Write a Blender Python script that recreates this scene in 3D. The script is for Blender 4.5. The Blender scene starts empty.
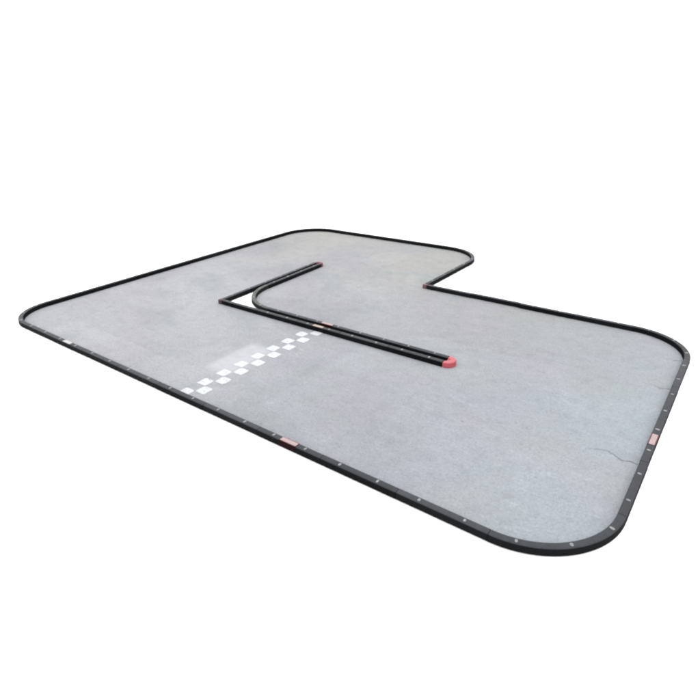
import bpy, math, random
from mathutils import Vector, Matrix

random.seed(7)
C = bpy.context.scene.collection
S = 0.5                                   # one rail module is half a metre
Q = 2/2.7                                 # albedo scale that goes with the sky strength
H = 0.041                                 # rail height
PITCH = 0.091                             # distance between the paired rails of the divider

# ------------------------------------------------------------------ materials
def new_mat(name):
    m = bpy.data.materials.new(name); m.use_nodes = True
    nt = m.node_tree; nt.nodes.clear()
    out = nt.nodes.new('ShaderNodeOutputMaterial')
    b = nt.nodes.new('ShaderNodeBsdfPrincipled')
    nt.links.new(b.outputs[0], out.inputs[0])
    return m, nt, b

def N(nt, kind, **kw):
    n = nt.nodes.new(kind)
    for k, v in kw.items(): setattr(n, k, v)
    return n

def noise(nt, scale, detail=4, rough=.55, vec=None, dist=0):
    n = N(nt, 'ShaderNodeTexNoise')
    n.inputs['Scale'].default_value = scale; n.inputs['Detail'].default_value = detail
    n.inputs['Roughness'].default_value = rough; n.inputs['Distortion'].default_value = dist
    if vec is not None: nt.links.new(vec, n.inputs['Vector'])
    return n.outputs['Fac']

def ramp(nt, fac, stops):
    r = N(nt, 'ShaderNodeValToRGB'); e = r.color_ramp.elements
    e[0].position, e[0].color = stops[0][0], (*stops[0][1], 1)
    e[1].position, e[1].color = stops[-1][0], (*stops[-1][1], 1)
    for p, c in stops[1:-1]:
        x = e.new(p); x.color = (*c, 1)
    nt.links.new(fac, r.inputs[0]); return r.outputs[0]

def mix(nt, a, b, fac, mode='MIX'):
    n = N(nt, 'ShaderNodeMix', data_type='RGBA', blend_type=mode)
    for s, v in ((n.inputs['Factor'], fac), (n.inputs[6], a), (n.inputs[7], b)):
        if hasattr(v, 'is_output'): nt.links.new(v, s)
        elif isinstance(v, tuple): s.default_value = (*v, 1)
        else: s.default_value = v
    return n.outputs[2]

def maprange(nt, v, a, b, c, d, kind='SMOOTHSTEP'):
    n = N(nt, 'ShaderNodeMapRange', interpolation_type=kind)
    nt.links.new(v, n.inputs[0])
    for i, x in enumerate((a, b, c, d)): n.inputs[i+1].default_value = x
    return n.outputs[0]

def rail_material(name, side, top, random_amount=.24):
    m, nt, b = new_mat(name)
    geo = N(nt, 'ShaderNodeNewGeometry'); sep = N(nt, 'ShaderNodeSeparateXYZ')
    nt.links.new(geo.outputs['Normal'], sep.inputs[0])
    up = maprange(nt, sep.outputs['Z'], .35, .95, 0, 1)      # shade put into the colour: near-black sides, lighter upward faces
    tc = N(nt, 'ShaderNodeTexCoord')
    oi = N(nt, 'ShaderNodeObjectInfo')
    dirt = noise(nt, 38, 5, .65, geo.outputs['Position'])
    blot = noise(nt, 5, 3, .5, geo.outputs['Position'])
    scuff = N(nt, 'ShaderNodeMapping'); scuff.inputs['Scale'].default_value = (6, 160, 160)
    nt.links.new(tc.outputs['Object'], scuff.inputs[0])
    sc = noise(nt, 2, 3, .6, scuff.outputs[0])
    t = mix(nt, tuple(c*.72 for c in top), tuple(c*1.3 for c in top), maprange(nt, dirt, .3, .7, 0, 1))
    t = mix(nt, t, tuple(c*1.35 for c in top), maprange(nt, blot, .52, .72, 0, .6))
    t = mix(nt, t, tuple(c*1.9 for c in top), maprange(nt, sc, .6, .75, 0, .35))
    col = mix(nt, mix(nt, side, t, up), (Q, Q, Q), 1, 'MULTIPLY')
    v = N(nt, 'ShaderNodeHueSaturation')
    nt.links.new(col, v.inputs['Color'])
    nt.links.new(maprange(nt, oi.outputs['Random'], 0, 1, 1-random_amount, 1+random_amount, 'LINEAR'), v.inputs['Value'])
    nt.links.new(v.outputs[0], b.inputs['Base Color'])
    nt.links.new(maprange(nt, dirt, .3, .7, .5, .72), b.inputs['Roughness'])
    nt.links.new(maprange(nt, up, 0, 1, .012, .16), b.inputs['Specular IOR Level'])
    bp = N(nt, 'ShaderNodeBump'); bp.inputs['Strength'].default_value = .25; bp.inputs['Distance'].default_value = .001
    nt.links.new(noise(nt, 300, 2, .5, geo.outputs['Position']), bp.inputs['Height'])
    nt.links.new(bp.outputs[0], b.inputs['Normal'])
    return m

def plain(name, col, rough=.55, spec=.3, var=.25, scale=60):
    m, nt, b = new_mat(name)
    if name != 'white_floor_paint': col = tuple(c*Q for c in col)
    geo = N(nt, 'ShaderNodeNewGeometry')
    n = noise(nt, scale, 4, .6, geo.outputs['Position'])
    nt.links.new(mix(nt, tuple(c*(1-var) for c in col), tuple(min(1, c*(1+var)) for c in col),
                     maprange(nt, n, .3, .7, 0, 1)), b.inputs['Base Color'])
    b.inputs['Roughness'].default_value = rough; b.inputs['Specular IOR Level'].default_value = spec
    return m

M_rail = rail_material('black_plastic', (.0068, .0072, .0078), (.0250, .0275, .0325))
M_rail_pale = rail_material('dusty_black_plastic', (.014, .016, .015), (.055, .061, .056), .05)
M_hole_light = plain('screw_hole_light', (.165, .17, .18), .5, .3, .3, 120)  # pale grey carries the light seen through the rails' screw holes
M_stick = plain('pinkish_white_vinyl', (.31, .225, .225), .5, .2, .16, 90)
M_stick_w = plain('white_vinyl', (.36, .35, .36), .5, .2, .1, 90)
M_stick_c = plain('cream_vinyl', (.30, .245, .21), .5, .2, .16, 90)
M_band = plain('dark_red_vinyl', (.011, .0035, .004), .6, .02, .3, 90)
M_rim = plain('red_vinyl', (.13, .05, .052), .5, .15, .2, 90)
M_red = plain('coral_red_plastic', (.34, .056, .068), .45, .3, .12, 40)
M_dkred = plain('dark_red_plastic', (.10, .022, .026), .5, .15, .2, 40)
M_corner = plain('dull_red_plastic', (.045, .026, .029), .5, .15, .2, 40)
M_pink = plain('faded_red_plastic', (.12, .055, .058), .5, .2, .15, 40)

def asphalt():
    m, nt, b = new_mat('pale_asphalt')
    tc = N(nt, 'ShaderNodeTexCoord'); P = tc.outputs['Object']
    sep = N(nt, 'ShaderNodeSeparateXYZ'); nt.links.new(P, sep.inputs[0])
    big = noise(nt, .42, 3, .5, P)
    mid = noise(nt, 2.1, 5, .6, P, .4)
    sml = noise(nt, 9, 5, .65, P)
    fin = noise(nt, 62, 4, .72, P)
    vor = N(nt, 'ShaderNodeTexVoronoi', feature='F1'); vor.inputs['Scale'].default_value = 120
    nt.links.new(P, vor.inputs['Vector'])
    # overall tone drifts: greyer and warmer to the far side, bluer near, paler on the left lane
    base = mix(nt, (.216, .229, .252), (.240, .242, .230), maprange(nt, sep.outputs['Y'], 1.0, 4.3, 0, 1))
    gx = maprange(nt, sep.outputs['X'], 1.3, 4.9, 1, 0)
    left = mix(nt, (.278, .284, .302), (.264, .264, .258), maprange(nt, sep.outputs['Y'], 1.6, 4.2, 0, 1))
    base = mix(nt, base, left, gx)
    gr = maprange(nt, sep.outputs['X'], 3.9, 5.6, 0, .6)
    base = mix(nt, base, (.242, .274, .303), gr)
    base = mix(nt, base, (.240, .234, .262), maprange(nt, noise(nt, .9, 2, .5, P), .42, .66, 0, .6))
    base = mix(nt, base, (.226, .246, .252), maprange(nt, noise(nt, 1.7, 3, .5, P, .6), .50, .66, 0, .55))
    smear = N(nt, 'ShaderNodeMapping'); smear.inputs['Scale'].default_value = (5, 22, 1); smear.inputs['Rotation'].default_value = (0, 0, .5)
    nt.links.new(P, smear.inputs[0])
    base = mix(nt, base, mix(nt, base, (1.2, 1.2, 1.19), 1, 'MULTIPLY'), maprange(nt, noise(nt, 1, 4, .6, smear.outputs[0], 1.2), .56, .72, 0, .55))
    base = mix(nt, base, mix(nt, base, (.80, .81, .82), 1, 'MULTIPLY'), maprange(nt, big, .46, .68, 0, .5))
    base = mix(nt, base, mix(nt, base, (1.16, 1.16, 1.15), 1, 'MULTIPLY'), maprange(nt, mid, .5, .72, 0, .4))
    base = mix(nt, base, mix(nt, base, (.87, .87, .87), 1, 'MULTIPLY'), maprange(nt, sml, .45, .7, 0, .7))
    base = mix(nt, base, mix(nt, base, (1.3, 1.3, 1.3), 1, 'MULTIPLY'), maprange(nt, fin, .56, .74, 0, .55))
    base = mix(nt, base, mix(nt, base, (.66, .66, .67), 1, 'MULTIPLY'), maprange(nt, fin, .46, .30, 0, .7))
    cell = ramp(nt, vor.outputs['Color'], [(0, (.84, .84, .85)), (.5, (1, 1, 1)), (1, (1.14, 1.14, 1.13))])
    base = mix(nt, base, cell, .75, 'MULTIPLY')
    # old resurfacing panels, barely different in tone
    pv = N(nt, 'ShaderNodeTexVoronoi', feature='F1', distance='CHEBYCHEV'); pv.inputs['Scale'].default_value = .75
    pm = N(nt, 'ShaderNodeMapping'); pm.inputs['Rotation'].default_value = (0, 0, .04)
    nt.links.new(P, pm.inputs[0]); nt.links.new(pm.outputs[0], pv.inputs['Vector'])
    base = mix(nt, base, ramp(nt, pv.outputs['Color'], [(.25, (.945, .945, .95)), (.75, (1.03, 1.03, 1.03))]), 1, 'MULTIPLY')
    # old, worn-off paint beside the finish line
    def box(v, a, b_, s):
        up = maprange(nt, v, a, a+s, 0, 1); dn = maprange(nt, v, b_-s, b_, 1, 0)
        k = N(nt, 'ShaderNodeMath', operation='MULTIPLY'); nt.links.new(up, k.inputs[0]); nt.links.new(dn, k.inputs[1]); return k.outputs[0]
    k = N(nt, 'ShaderNodeMath', operation='MULTIPLY')
    nt.links.new(box(sep.outputs['X'], 2.42, 2.76, .09), k.inputs[0]); nt.links.new(box(sep.outputs['Y'], .36, 1.02, .14), k.inputs[1])
    k2 = N(nt, 'ShaderNodeMath', operation='MULTIPLY'); nt.links.new(k.outputs[0], k2.inputs[0])
    nt.links.new(maprange(nt, sml, .25, .6, .45, 1), k2.inputs[1])
    base = mix(nt, base, (.335, .345, .37), k2.outputs[0])
    # sparse dark specks
    v2 = N(nt, 'ShaderNodeTexVoronoi', feature='F1'); v2.inputs['Scale'].default_value = 3.2
    nt.links.new(P, v2.inputs['Vector'])
    base = mix(nt, base, (.10, .10, .10), maprange(nt, v2.outputs['Distance'], .012, .035, .55, 0))
    base = mix(nt, base, (Q*1.04, Q*1.035, Q*1.03), 1, 'MULTIPLY')
    nt.links.new(base, b.inputs['Base Color'])
    b.inputs['Roughness'].default_value = .85; b.inputs['Specular IOR Level'].default_value = .12
    bp = N(nt, 'ShaderNodeBump'); bp.inputs['Strength'].default_value = .5; bp.inputs['Distance'].default_value = .003
    nt.links.new(fin, bp.inputs['Height']); nt.links.new(bp.outputs[0], b.inputs['Normal'])
    return m
M_asph = asphalt()

def paint():
    m, nt, b = new_mat('white_road_paint')
    geo = N(nt, 'ShaderNodeNewGeometry'); P = geo.outputs['Position']
    w = noise(nt, 45, 5, .7, P)
    nt.links.new(mix(nt, (.33*Q, .34*Q, .36*Q), (.455*Q, .465*Q, .490*Q), maprange(nt, w, .33, .52, 0, 1)), b.inputs['Base Color'])
    b.inputs['Roughness'].default_value = .7; b.inputs['Specular IOR Level'].default_value = .2
    return m
M_paint = paint()
M_crack = plain('crack_shadow', (.175, .18, .19), .95, .05, .3, 50)
M_floor = plain('white_floor_paint', (.9, .9, .9), .95, .0, .005, 3)

# ------------------------------------------------------------------ helpers
def link(name, verts, faces, mat, parent=None, smooth=True):
    me = bpy.data.meshes.new(name); me.from_pydata(verts, [], faces); me.update()
    me.materials.append(mat)
    if smooth:
        me.shade_smooth(); me.set_sharp_from_angle(angle=math.radians(38))
    o = bpy.data.objects.new(name, me); C.objects.link(o)
    if parent: o.parent = parent
    return o

def thing(name, label, cat, loc, rotz=0, group=None):
    o = bpy.data.objects.new(name, None); C.objects.link(o)
    o.empty_display_size = .05; o.location = loc; o.rotation_euler = (0, 0, rotz)
    o['label'] = label; o['category'] = cat
    if group: o['group'] = group
    return o

PROFILE = [(-.0236, 0), (-.0236, .005), (-.0226, .008), (-.0218, .034), (-.0208, .0378), (-.0182, .0402), (-.010, .0409),
           (0, .0411), (.010, .0409), (.0182, .0402), (.0208, .0378), (.0218, .034), (.0226, .008), (.0236, .005), (.0236, 0)]

def sweep(path, profile=PROFILE, chamfer=.0009, grow=0, closed=True):
    """path: list of (x, y, tangent angle).  Returns verts, faces of a closed solid."""
    V, F = [], []
    rings = []
    def ring(x, y, a, k=0):
        nx, ny = -math.sin(a), math.cos(a)
        r = []
        for (s, z) in profile:
            ss = s - math.copysign(k, s) if abs(s) > .001 else s
            zz = max(0, z - k) if z > .01 else z
            V.append((x + nx*(ss + math.copysign(grow, ss)*(abs(ss) > .001)), y + ny*(ss + math.copysign(grow, ss)*(abs(ss) > .001)), zz + (grow if z > .01 else 0)))
            r.append(len(V)-1)
        rings.append(r)
    x, y, a = path[0]
    if chamfer:
        ring(x, y, a, chamfer)
        path = [(x + math.cos(a)*chamfer, y + math.sin(a)*chamfer, a)] + path[1:]
        xe, ye, ae = path[-1]
        path[-1] = (xe - math.cos(ae)*chamfer, ye - math.sin(ae)*chamfer, ae)
        for p in path: ring(*p)
        ring(xe, ye, ae, chamfer)
    else:
        for p in path: ring(*p)
    n = len(profile)
    for r0, r1 in zip(rings, rings[1:]):
        for i in range(n):
            j = (i+1) % n
            F.append((r0[i], r1[i], r1[j], r0[j]))
    F.append(tuple(rings[0])); F.append(tuple(reversed(rings[-1])))
    return V, F

def screw_hole_mesh():
    """oblong raised pad for a screw hole, its light put into the pale colour, slightly domed"""
    V, F = [], []; n = 20
    rings = [(1.0, .0400), (1.0, .0416), (.80, .0425)]
    for k, z in rings:
        for i in range(n):
            t = 2*math.pi*i/n
            cx, cy = math.cos(t), math.sin(t)
            V.append(((abs(cx)**.7)*math.copysign(1, cx)*.0080*k, (abs(cy)**.7)*math.copysign(1, cy)*.0118*k + .001, z))
    for a in range(len(rings)-1):
        for i in range(n):
            j = (i+1) % n
            F.append((a*n+i, a*n+j, (a+1)*n+j, (a+1)*n+i))
    F.append(tuple(range(2*n, 3*n)))
    F.append(tuple(reversed(range(n))))
    me = bpy.data.meshes.new('screw_hole'); me.from_pydata(V, [], F); me.update(); me.materials.append(M_hole_light)
    me.shade_smooth(); me.set_sharp_from_angle(angle=math.radians(50))
    return me
SCREW_HOLE = screw_hole_mesh()

def add_screw_hole(root, x, y, a):
    o = bpy.data.objects.new('screw_hole', SCREW_HOLE); C.objects.link(o); o.parent = root
    o.location = (x, y, 0); o.rotation_euler = (0, 0, a + random.uniform(-.12, .12))
    o.scale = (random.uniform(.85, 1.1), random.uniform(.85, 1.1), 1)

GROUP = 'black plastic rails clipped end to end round the track'
_bodies = {}
def straight_body(L, mat):
    key = (round(L, 4), mat.name)
    if key not in _bodies:
        n = 6
        path = [(-L/2 + L*i/n, 0, 0) for i in range(n+1)]
        V, F = sweep(path)
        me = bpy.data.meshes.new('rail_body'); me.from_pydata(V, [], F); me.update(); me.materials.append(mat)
        me.shade_smooth(); me.set_sharp_from_angle(angle=math.radians(38))
        _bodies[key] = me
    return _bodies[key]

def sticker(root, kind):
    """a label wrapped over the rail: dark red flanks, pale top panel between two thin red rims"""
    hl = .066 if kind == 'pink' else .060
    prof = PROFILE[1:-1]
    V, F = sweep([(-hl, 0, 0), (hl, 0, 0)], prof, 0, .0007)
    if kind == 'pink':
        w = link('wrap_band', V, F, M_band, root)
    top = [(-.0165, .0436), (-.016, .0446), (.016, .0446), (.0165, .0436)]
    V = []; F = []
    m = {'pink': M_stick, 'white': M_stick_w, 'cream': M_stick_c}[kind]
    def slab(x0, x1, y0, y1, z0, z1):
        return [(x0, y0, z0), (x1, y0, z0), (x1, y1, z0), (x0, y1, z0), (x0, y0, z1), (x1, y0, z1), (x1, y1, z1), (x0, y1, z1)], \
               [(3, 2, 1, 0), (4, 5, 6, 7), (0, 1, 5, 4), (1, 2, 6, 5), (2, 3, 7, 6), (3, 0, 4, 7)]
    V, F = slab(-hl*.94, hl*.94, -.0150, .0155, .0400, .0426)
    link('sticker', V, F, m, root, False)
    if kind in ('pink', 'cream'):
        for y in (-.0175, .0180):
            V, F = slab(-hl*.94, hl*.94, y-.0014, y+.0014, .0395, .0423)
            link('sticker_rim', V, F, M_rim, root, False)

def add_straight(p, q, label, name='straight_rail', mat=None, stick=None, jit=.0010):
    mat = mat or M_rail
    a = math.atan2(q.y-p.y, q.x-p.x); L = (q-p).length - .0014
    c = (p+q)/2
    off = random.uniform(-jit, jit)
    t = thing(name, label, 'rail', (c.x - math.sin(a)*off, c.y + math.cos(a)*off, .0005 + random.uniform(0, .5)*max(0, jit-.001)),
              a + random.uniform(-.6, .6)*jit, GROUP)
    b = bpy.data.objects.new('rail_body', straight_body(L, mat)); C.objects.link(b); b.parent = t
    for s in (-1, 1): add_screw_hole(t, s*L/4, 0, 0 if s else 0)
    if stick: sticker(t, stick)
    return t

def fillet(a, c, b, T):
    u = (a-c).normalized(); v = (b-c).normalized()
    th = u.angle(v); R = T*math.tan(th/2)
    ctr = c + (u+v).normalized()*(T/math.cos(th/2))
    p0 = c+u*T; p1 = c+v*T
    a0 = math.atan2(p0.y-ctr.y, p0.x-ctr.x); a1 = math.atan2(p1.y-ctr.y, p1.x-ctr.x)
    d = (a1-a0+math.pi) % (2*math.pi) - math.pi
    return ctr, R, a0, d, p0, p1

def add_curve(a, c, b, T, label, mat=None):
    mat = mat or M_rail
    ctr, R, a0, d, p0, p1 = fillet(a, c, b, T)
    g = .0007/R*math.copysign(1, d)
    a0 += g; d -= 2*g
    mid = a0+d/2
    o = Vector((ctr.x+R*math.cos(mid), ctr.y+R*math.sin(mid)))
    t = thing('curved_rail', label, 'rail', (o.x, o.y, .0005), 0, GROUP)
    n = 28; path = []
    for i in range(n+1):
        k = a0+d*i/n
        path.append((ctr.x+R*math.cos(k)-o.x, ctr.y+R*math.sin(k)-o.y, k+math.copysign(math.pi/2, d)))
    V, F = sweep(path)
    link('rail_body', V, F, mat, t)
    for i in range(3):
        k = a0+d*(i+.5)/3
        add_screw_hole(t, ctr.x+R*math.cos(k)-o.x, ctr.y+R*math.sin(k)-o.y, k+math.pi/2)
    return p0, p1

ORD = ['first', 'second', 'third', 'fourth', 'fifth', 'sixth', 'seventh', 'eighth', 'ninth']
def run(p, q, n, fmt, stickers={}, jit=.0010):
    for i in range(n):
        st = stickers.get(i)
        what = {'pink': 'black rail with pinkish sticker', 'white': 'black rail with small white sticker', 'cream': 'black rail with cream sticker', None: 'straight black rail'}[st]
        add_straight(p.lerp(q, i/n), p.lerp(q, (i+1)/n), fmt % (what, ORD[i]), stick=st, jit=jit)

# ------------------------------------------------------------------ the layout (track corners, in modules)
K = [Vector(k)*S for k in ((.090, .045), (10.954, .012), (10.973, 6.009), (5.947, 6.014), (5.992, 9.073), (.152, 8.984))]
T = [.79*S, .953*S, .922*S, 0, 1.0*S, 1.0*S]
fl = {}
for i, lab in ((0, 'curved black rail turning the far left corner of the track'),
               (1, 'curved black rail turning the nearest bottom right corner of the track'),
               (2, 'curved black rail turning the corner at the far right of the track'),
               (4, 'curved black rail at the back right corner above the notch'),
               (5, 'curved black rail at the back left corner, topmost in the photo')):
    fl[i] = add_curve(K[i-1], K[i], K[(i+1) % 6], T[i], lab)
run(fl[0][1], fl[1][0], 9, '%s, %s along the near long side counted from the left', {1: 'white', 6: 'pink'})
run(fl[1][1], fl[2][0], 4, '%s, %s up the right side from the nearest corner', {1: 'pink'})
nd = (K[3]-K[2]).normalized()
run(K[3]-nd*.030, fl[2][1], 4, '%s, %s from the notch corner along the upper right side', {}, .004)
nd2 = (K[4]-K[3]).normalized()
run(K[3]+nd2*.030, fl[4][0], 2, '%s, %s from the notch corner up its short side', {}, .002)
run(fl[5][0], fl[4][1], 4, '%s, %s along the back side counted from its left end', {}, .004)
run(fl[0][0], fl[5][1], 7, '%s, %s along the far left side counted from the left corner', {}, .003)

# the L-shaped divider: an outer pair of runs meeting at a sharp corner, an inner pair joined by a curve
V0 = Vector((2.984, 2.935))*S; VE = Vector((7.975, 2.962))*S; VS = Vector((2.905, 5.98))*S
dx = (VE-V0).normalized(); dy = (VS-V0).normalized()
run(V0+dx*.028, VE, 5, '%s, %s from the sharp corner on divider\'s outer long run', {2: 'cream'}, .001)
run(V0+dy*.028, VS, 3, '%s, %s from the sharp corner on divider\'s outer short run', {}, .001)
PS = .078
I0 = V0+dx*PS+dy*PITCH; IE = VE+dy*PITCH; IS = VS+dx*PS
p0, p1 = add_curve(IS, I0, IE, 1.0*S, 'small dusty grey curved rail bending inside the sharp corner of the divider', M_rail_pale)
run(p1, IE, 4, '%s, %s from the curve on divider\'s inner long run', {1: 'pink'}, .001)
run(p0, IS, 2, '%s, %s from the curve on divider\'s inner short run', {}, .001)

# ------------------------------------------------------------------ red end caps and corner connectors
def end_cap(a_pt, b_pt, out, label, mat):
    c = (a_pt+b_pt)/2; R = (b_pt-a_pt).length/2
    t = thing('end_cap', label, 'end cap', (c.x, c.y, .0005), 0, 'red caps closing the two divider ends')
    s = (a_pt-c); a0 = math.atan2(s.y, s.x); o = math.atan2(out.y, out.x)
    d = math.pi if math.sin(o-a0) > 0 else -math.pi
    path = []
    sg = math.copysign(math.pi/2, d)
    path.append((s.x+out.x*.003, s.y+out.y*.003, a0+sg))
    for i in range(17):
        k = a0+d*i/16
        path.append((R*math.cos(k)+out.x*.012, R*math.sin(k)+out.y*.012, k+sg))
    path.append((-s.x+out.x*.003, -s.y+out.y*.003, a0+d+sg))
    prof = [(x*1.03, z*.98) for x, z in PROFILE]
    V, F = sweep(path, prof)
    link('bend', V, F, mat, t)
    # web filling the hollow of the bend, lower than its rim
    n = 14; V = []; F = []
    for z in (.002, .034):
        for i in range(n+1):
            k = a0+d*i/n
            V.append((R*.72*math.cos(k)+out.x*.012, R*.72*math.sin(k)+out.y*.012, z))
    m = n+1
    for i in range(n): F.append((i, i+1, m+i+1, m+i))
    F.append((n, 0, m, m+n)); F.append(tuple(reversed(range(m)))); F.append(tuple(range(m, 2*m)))
    link('web', V, F, mat, t, False)
end_cap(VE, IE, dx, 'bright coral red cap closing the near end of the divider\'s long arm', M_red)
end_cap(VS, IS, dy, 'dark red cap closing the far end of the divider\'s short arm', M_dkred)

def corner(c, u, v, label, mat, size=.029):
    t = thing('corner_connector', label, 'connector', (c.x, c.y, .0005), 0, 'small red connectors at the sharp corners')
    # rounded post
    V = []; F = []; n = 24
    for z, k in ((0, 1.), (.038, 1.), (.0412, .93), (.0422, .8)):
        for i in range(n):
            a = 2*math.pi*i/n
            e = .45
            V.append((math.copysign(abs(math.cos(a))**e, math.cos(a))*size*k, math.copysign(abs(math.sin(a))**e, math.sin(a))*size*k, z))
    for r in range(3):
        for i in range(n):
            j = (i+1) % n; F.append((r*n+i, r*n+j, (r+1)*n+j, (r+1)*n+i))
    F.append(tuple(reversed(range(n)))); F.append(tuple(range(3*n, 4*n)))
    link('post', V, F, mat, t)
    for w in (u, v):
        a = math.atan2(w.y, w.x)
        V, F = sweep([(w.x*size*.9, w.y*size*.9, a), (w.x*(size+.02), w.y*(size+.02), a)], [(x*.5, z*.5+.012) for x, z in PROFILE], 0)
        link('tongue', V, F, mat, t)
corner(V0, dx, dy, 'dull dark red connector at the sharp corner of the divider', M_corner, .026)
corner(K[3], (K[2]-K[3]).normalized(), (K[4]-K[3]).normalized(), 'faded pink connector at the inner notch corner of the outer rail', M_pink, .023)

# ------------------------------------------------------------------ the setting
def offset_outline(off):
    """closed outline of the outer rail shifted outwards by off"""
    pts = []
    for i in range(6):
        a, c, b = K[i-1], K[i], K[(i+1) % 6]
        if T[i]:
            ctr, R, a0, d, p0, p1 = fillet(a, c, b, T[i])
            for k in range(25):
                t = a0+d*k/24
                pts.append((ctr.x+(R+off)*math.cos(t), ctr.y+(R+off)*math.sin(t)))
        else:
            pts.append((c.x+off, c.y+off))
    return pts

def sheet(name, outline, hole, z_top, thick, mat):
    import bmesh
    bm = bmesh.new()
    loops = []
    for L in [outline]+([hole] if hole else []):
        vs = [bm.verts.new((x, y, z_top)) for x, y in L]
        loops.append([bm.edges.new((vs[i], vs[(i+1) % len(vs)])) for i in range(len(vs))])
    bmesh.ops.triangle_fill(bm, use_beauty=True, use_dissolve=False, edges=[e for l in loops for e in l])
    for f in bm.faces:
        if f.normal.z < 0: f.normal_flip()
    top = list(bm.faces)
    border = [e for e in bm.edges if e.is_boundary]
    r = bmesh.ops.extrude_edge_only(bm, edges=border)
    for v in r['geom']:
        if isinstance(v, bmesh.types.BMVert): v.co.z -= thick
    bmesh.ops.recalc_face_normals(bm, faces=bm.faces)
    me = bpy.data.meshes.new(name); bm.to_mesh(me); bm.free(); me.materials.append(mat)
    o = bpy.data.objects.new(name, me); C.objects.link(o); return o

# the hole in the paving between the divider's sharp corner and its curve
ctr, R, a0, d, _, _ = fillet(IS, I0, IE, 1.0*S)
hole = [tuple(V0+dx*.010+dy*.010)]
ra = R+.012
hp = []
lim_y = V0+dy*.010; lim_x = V0+dx*.010
for i in range(25):
    t = a0+d*i/24
    x, y = ctr.x+ra*math.cos(t), ctr.y+ra*math.sin(t)
    q = Vector((x, y))-V0
    if q.dot(dx) > .04 and q.dot(dy) > .04: hp.append((x, y))
# a0 starts on the short-arm side
hole.append(tuple(V0+dy*((Vector(hp[-1])-V0).dot(dy)+.0)+dx*.010) if False else hole[0])
hole = [tuple(V0+dx*.010+dy*.010)]
first, last = Vector(hp[0])-V0, Vector(hp[-1])-V0
if first.dot(dx) < last.dot(dx): seq = list(reversed(hp))
else: seq = hp
e0 = Vector(seq[0])-V0; e1 = Vector(seq[-1])-V0
hole.append(tuple(V0+dx*e0.dot(dx)+dy*.010)); hole += seq; hole.append(tuple(V0+dy*e1.dot(dy)+dx*.010))
surf = sheet('asphalt', offset_outline(.014), hole, 0, .006, M_asph)
surf['kind'] = 'structure'

V = [(-400, -400, -.008), (400, -400, -.008), (400, 400, -.008), (-400, 400, -.008)]
fl_ = link('ground', V, [(0, 1, 2, 3)], M_floor, None, False); fl_['kind'] = 'structure'

# checkered finish line, two staggered columns of squares painted on the asphalt
V, F = [], []
sq = .1775*S
def square(cx, cy, s, rot):
    n = 5; i0 = len(V); pts = []
    for side in range(4):
        for k in range(n):
            t = -1+2*k/n
            x, y = [(t, -1), (1, t), (-t, 1), (-1, -t)][side]
            if k == 0: x *= .93; y *= .93
            pts.append((x*s/2*(1+random.uniform(-.03, .03)), y*s/2*(1+random.uniform(-.03, .03))))
    for x, y in pts:
        V.append((cx+x*math.cos(rot)-y*math.sin(rot), cy+x*math.sin(rot)+y*math.cos(rot), .0012))
    F.append(tuple(range(i0, i0+len(pts))))
for k in range(8):
    y = .355*(k+1)
    square((5.515+.014*y)*S, (y+.0)*S, sq*1.02, random.uniform(-.03, .03))
    y2 = y-.1775
    square((5.330+.014*y2)*S, (y2+.0)*S, sq*1.02, random.uniform(-.03, .03))
fin = link('checkered_finish_line', V, F, M_paint, None, False)
fin['label'] = 'white checkered finish line painted across the asphalt from near rail to divider'
fin['category'] = 'finish line'

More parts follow.
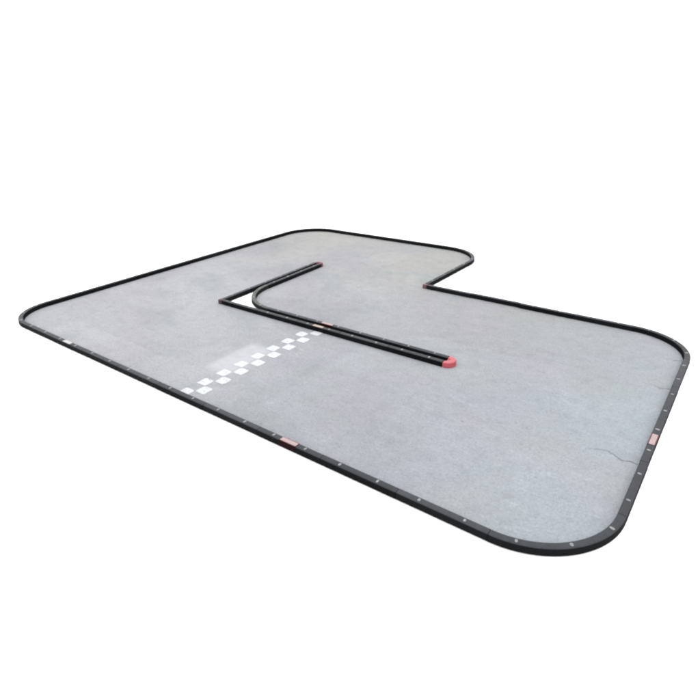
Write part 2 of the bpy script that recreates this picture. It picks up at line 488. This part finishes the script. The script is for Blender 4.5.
# hairline cracks in the asphalt near the right side
def crack(pts, w):
    V, F = [], []
    P = []
    for (a, b) in zip(pts, pts[1:]):
        for i in range(6):
            t = i/6
            P.append((a[0]+(b[0]-a[0])*t+random.uniform(-.004, .004), a[1]+(b[1]-a[1])*t+random.uniform(-.004, .004)))
    P.append(pts[-1])
    for i, (x, y) in enumerate(P):
        a, b = P[max(0, i-1)], P[min(len(P)-1, i+1)]
        dx_, dy_ = b[0]-a[0], b[1]-a[1]; l = math.hypot(dx_, dy_) or 1
        ww = w*(.25+.75*i/len(P))*random.uniform(.5, 1.1)
        V.append((x-dy_/l*ww/2, y+dx_/l*ww/2, .0022)); V.append((x+dy_/l*ww/2, y-dx_/l*ww/2, .0022))
    for i in range(len(P)-1): F.append((2*i, 2*i+1, 2*i+3, 2*i+2))
    o = link('crack', V, F, M_crack, surf, False)
def m(*pts): return [(x*S, y*S) for x, y in pts]
crack(m((10.36, 2.01), (10.47, 2.07), (10.57, 2.10), (10.66, 2.05), (10.74, 2.00), (10.82, 2.03), (10.90, 2.02)), .0075)
crack(m((10.66, 4.13), (10.73, 4.09), (10.79, 4.05), (10.86, 4.09), (10.93, 4.10)), .006)
crack(m((10.78, 5.09), (10.83, 5.13), (10.91, 5.17)), .007)

# ------------------------------------------------------------------ camera
r = Vector((0.80463453, 0.59348161, -0.01851632)); u = Vector((-0.24123883, 0.35524494, 0.90310844)); f = Vector((-0.54255608, 0.72220538, -0.42901315))
cam = bpy.data.cameras.new('camera'); co = bpy.data.objects.new('camera', cam); C.objects.link(co)
mt = Matrix((( r.x, u.x, -f.x), (r.y, u.y, -f.y), (r.z, u.z, -f.z))).to_4x4()
mt.translation = Vector((11.3213*S, -3.8647*S, 3.7684*S+H))
co.matrix_world = mt
cam.sensor_width = 36; cam.lens = 36*546.49/700; cam.clip_start = .05; cam.clip_end = 2000
bpy.context.scene.camera = co

# ------------------------------------------------------------------ light: a white overcast sky and a very soft sun
w = bpy.data.worlds.new('World'); bpy.context.scene.world = w; w.use_nodes = True
bg = w.node_tree.nodes['Background']; bg.inputs[0].default_value = (1, 1, 1, 1); bg.inputs[1].default_value = 2/Q
sun = bpy.data.lights.new('sun', 'SUN'); sun.energy = .6; sun.angle = math.radians(25); sun.color = (1, .98, .95)
so = bpy.data.objects.new('sun', sun); C.objects.link(so)
so.rotation_euler = Vector((-.35, .5, 1)).to_track_quat('Z', 'Y').to_euler()

sc = bpy.context.scene
sc.view_settings.view_transform = 'Standard'; sc.view_settings.look = 'None'; sc.view_settings.exposure = 0
sc.render.engine = 'CYCLES'
sc.cycles.filter_width = 2.2
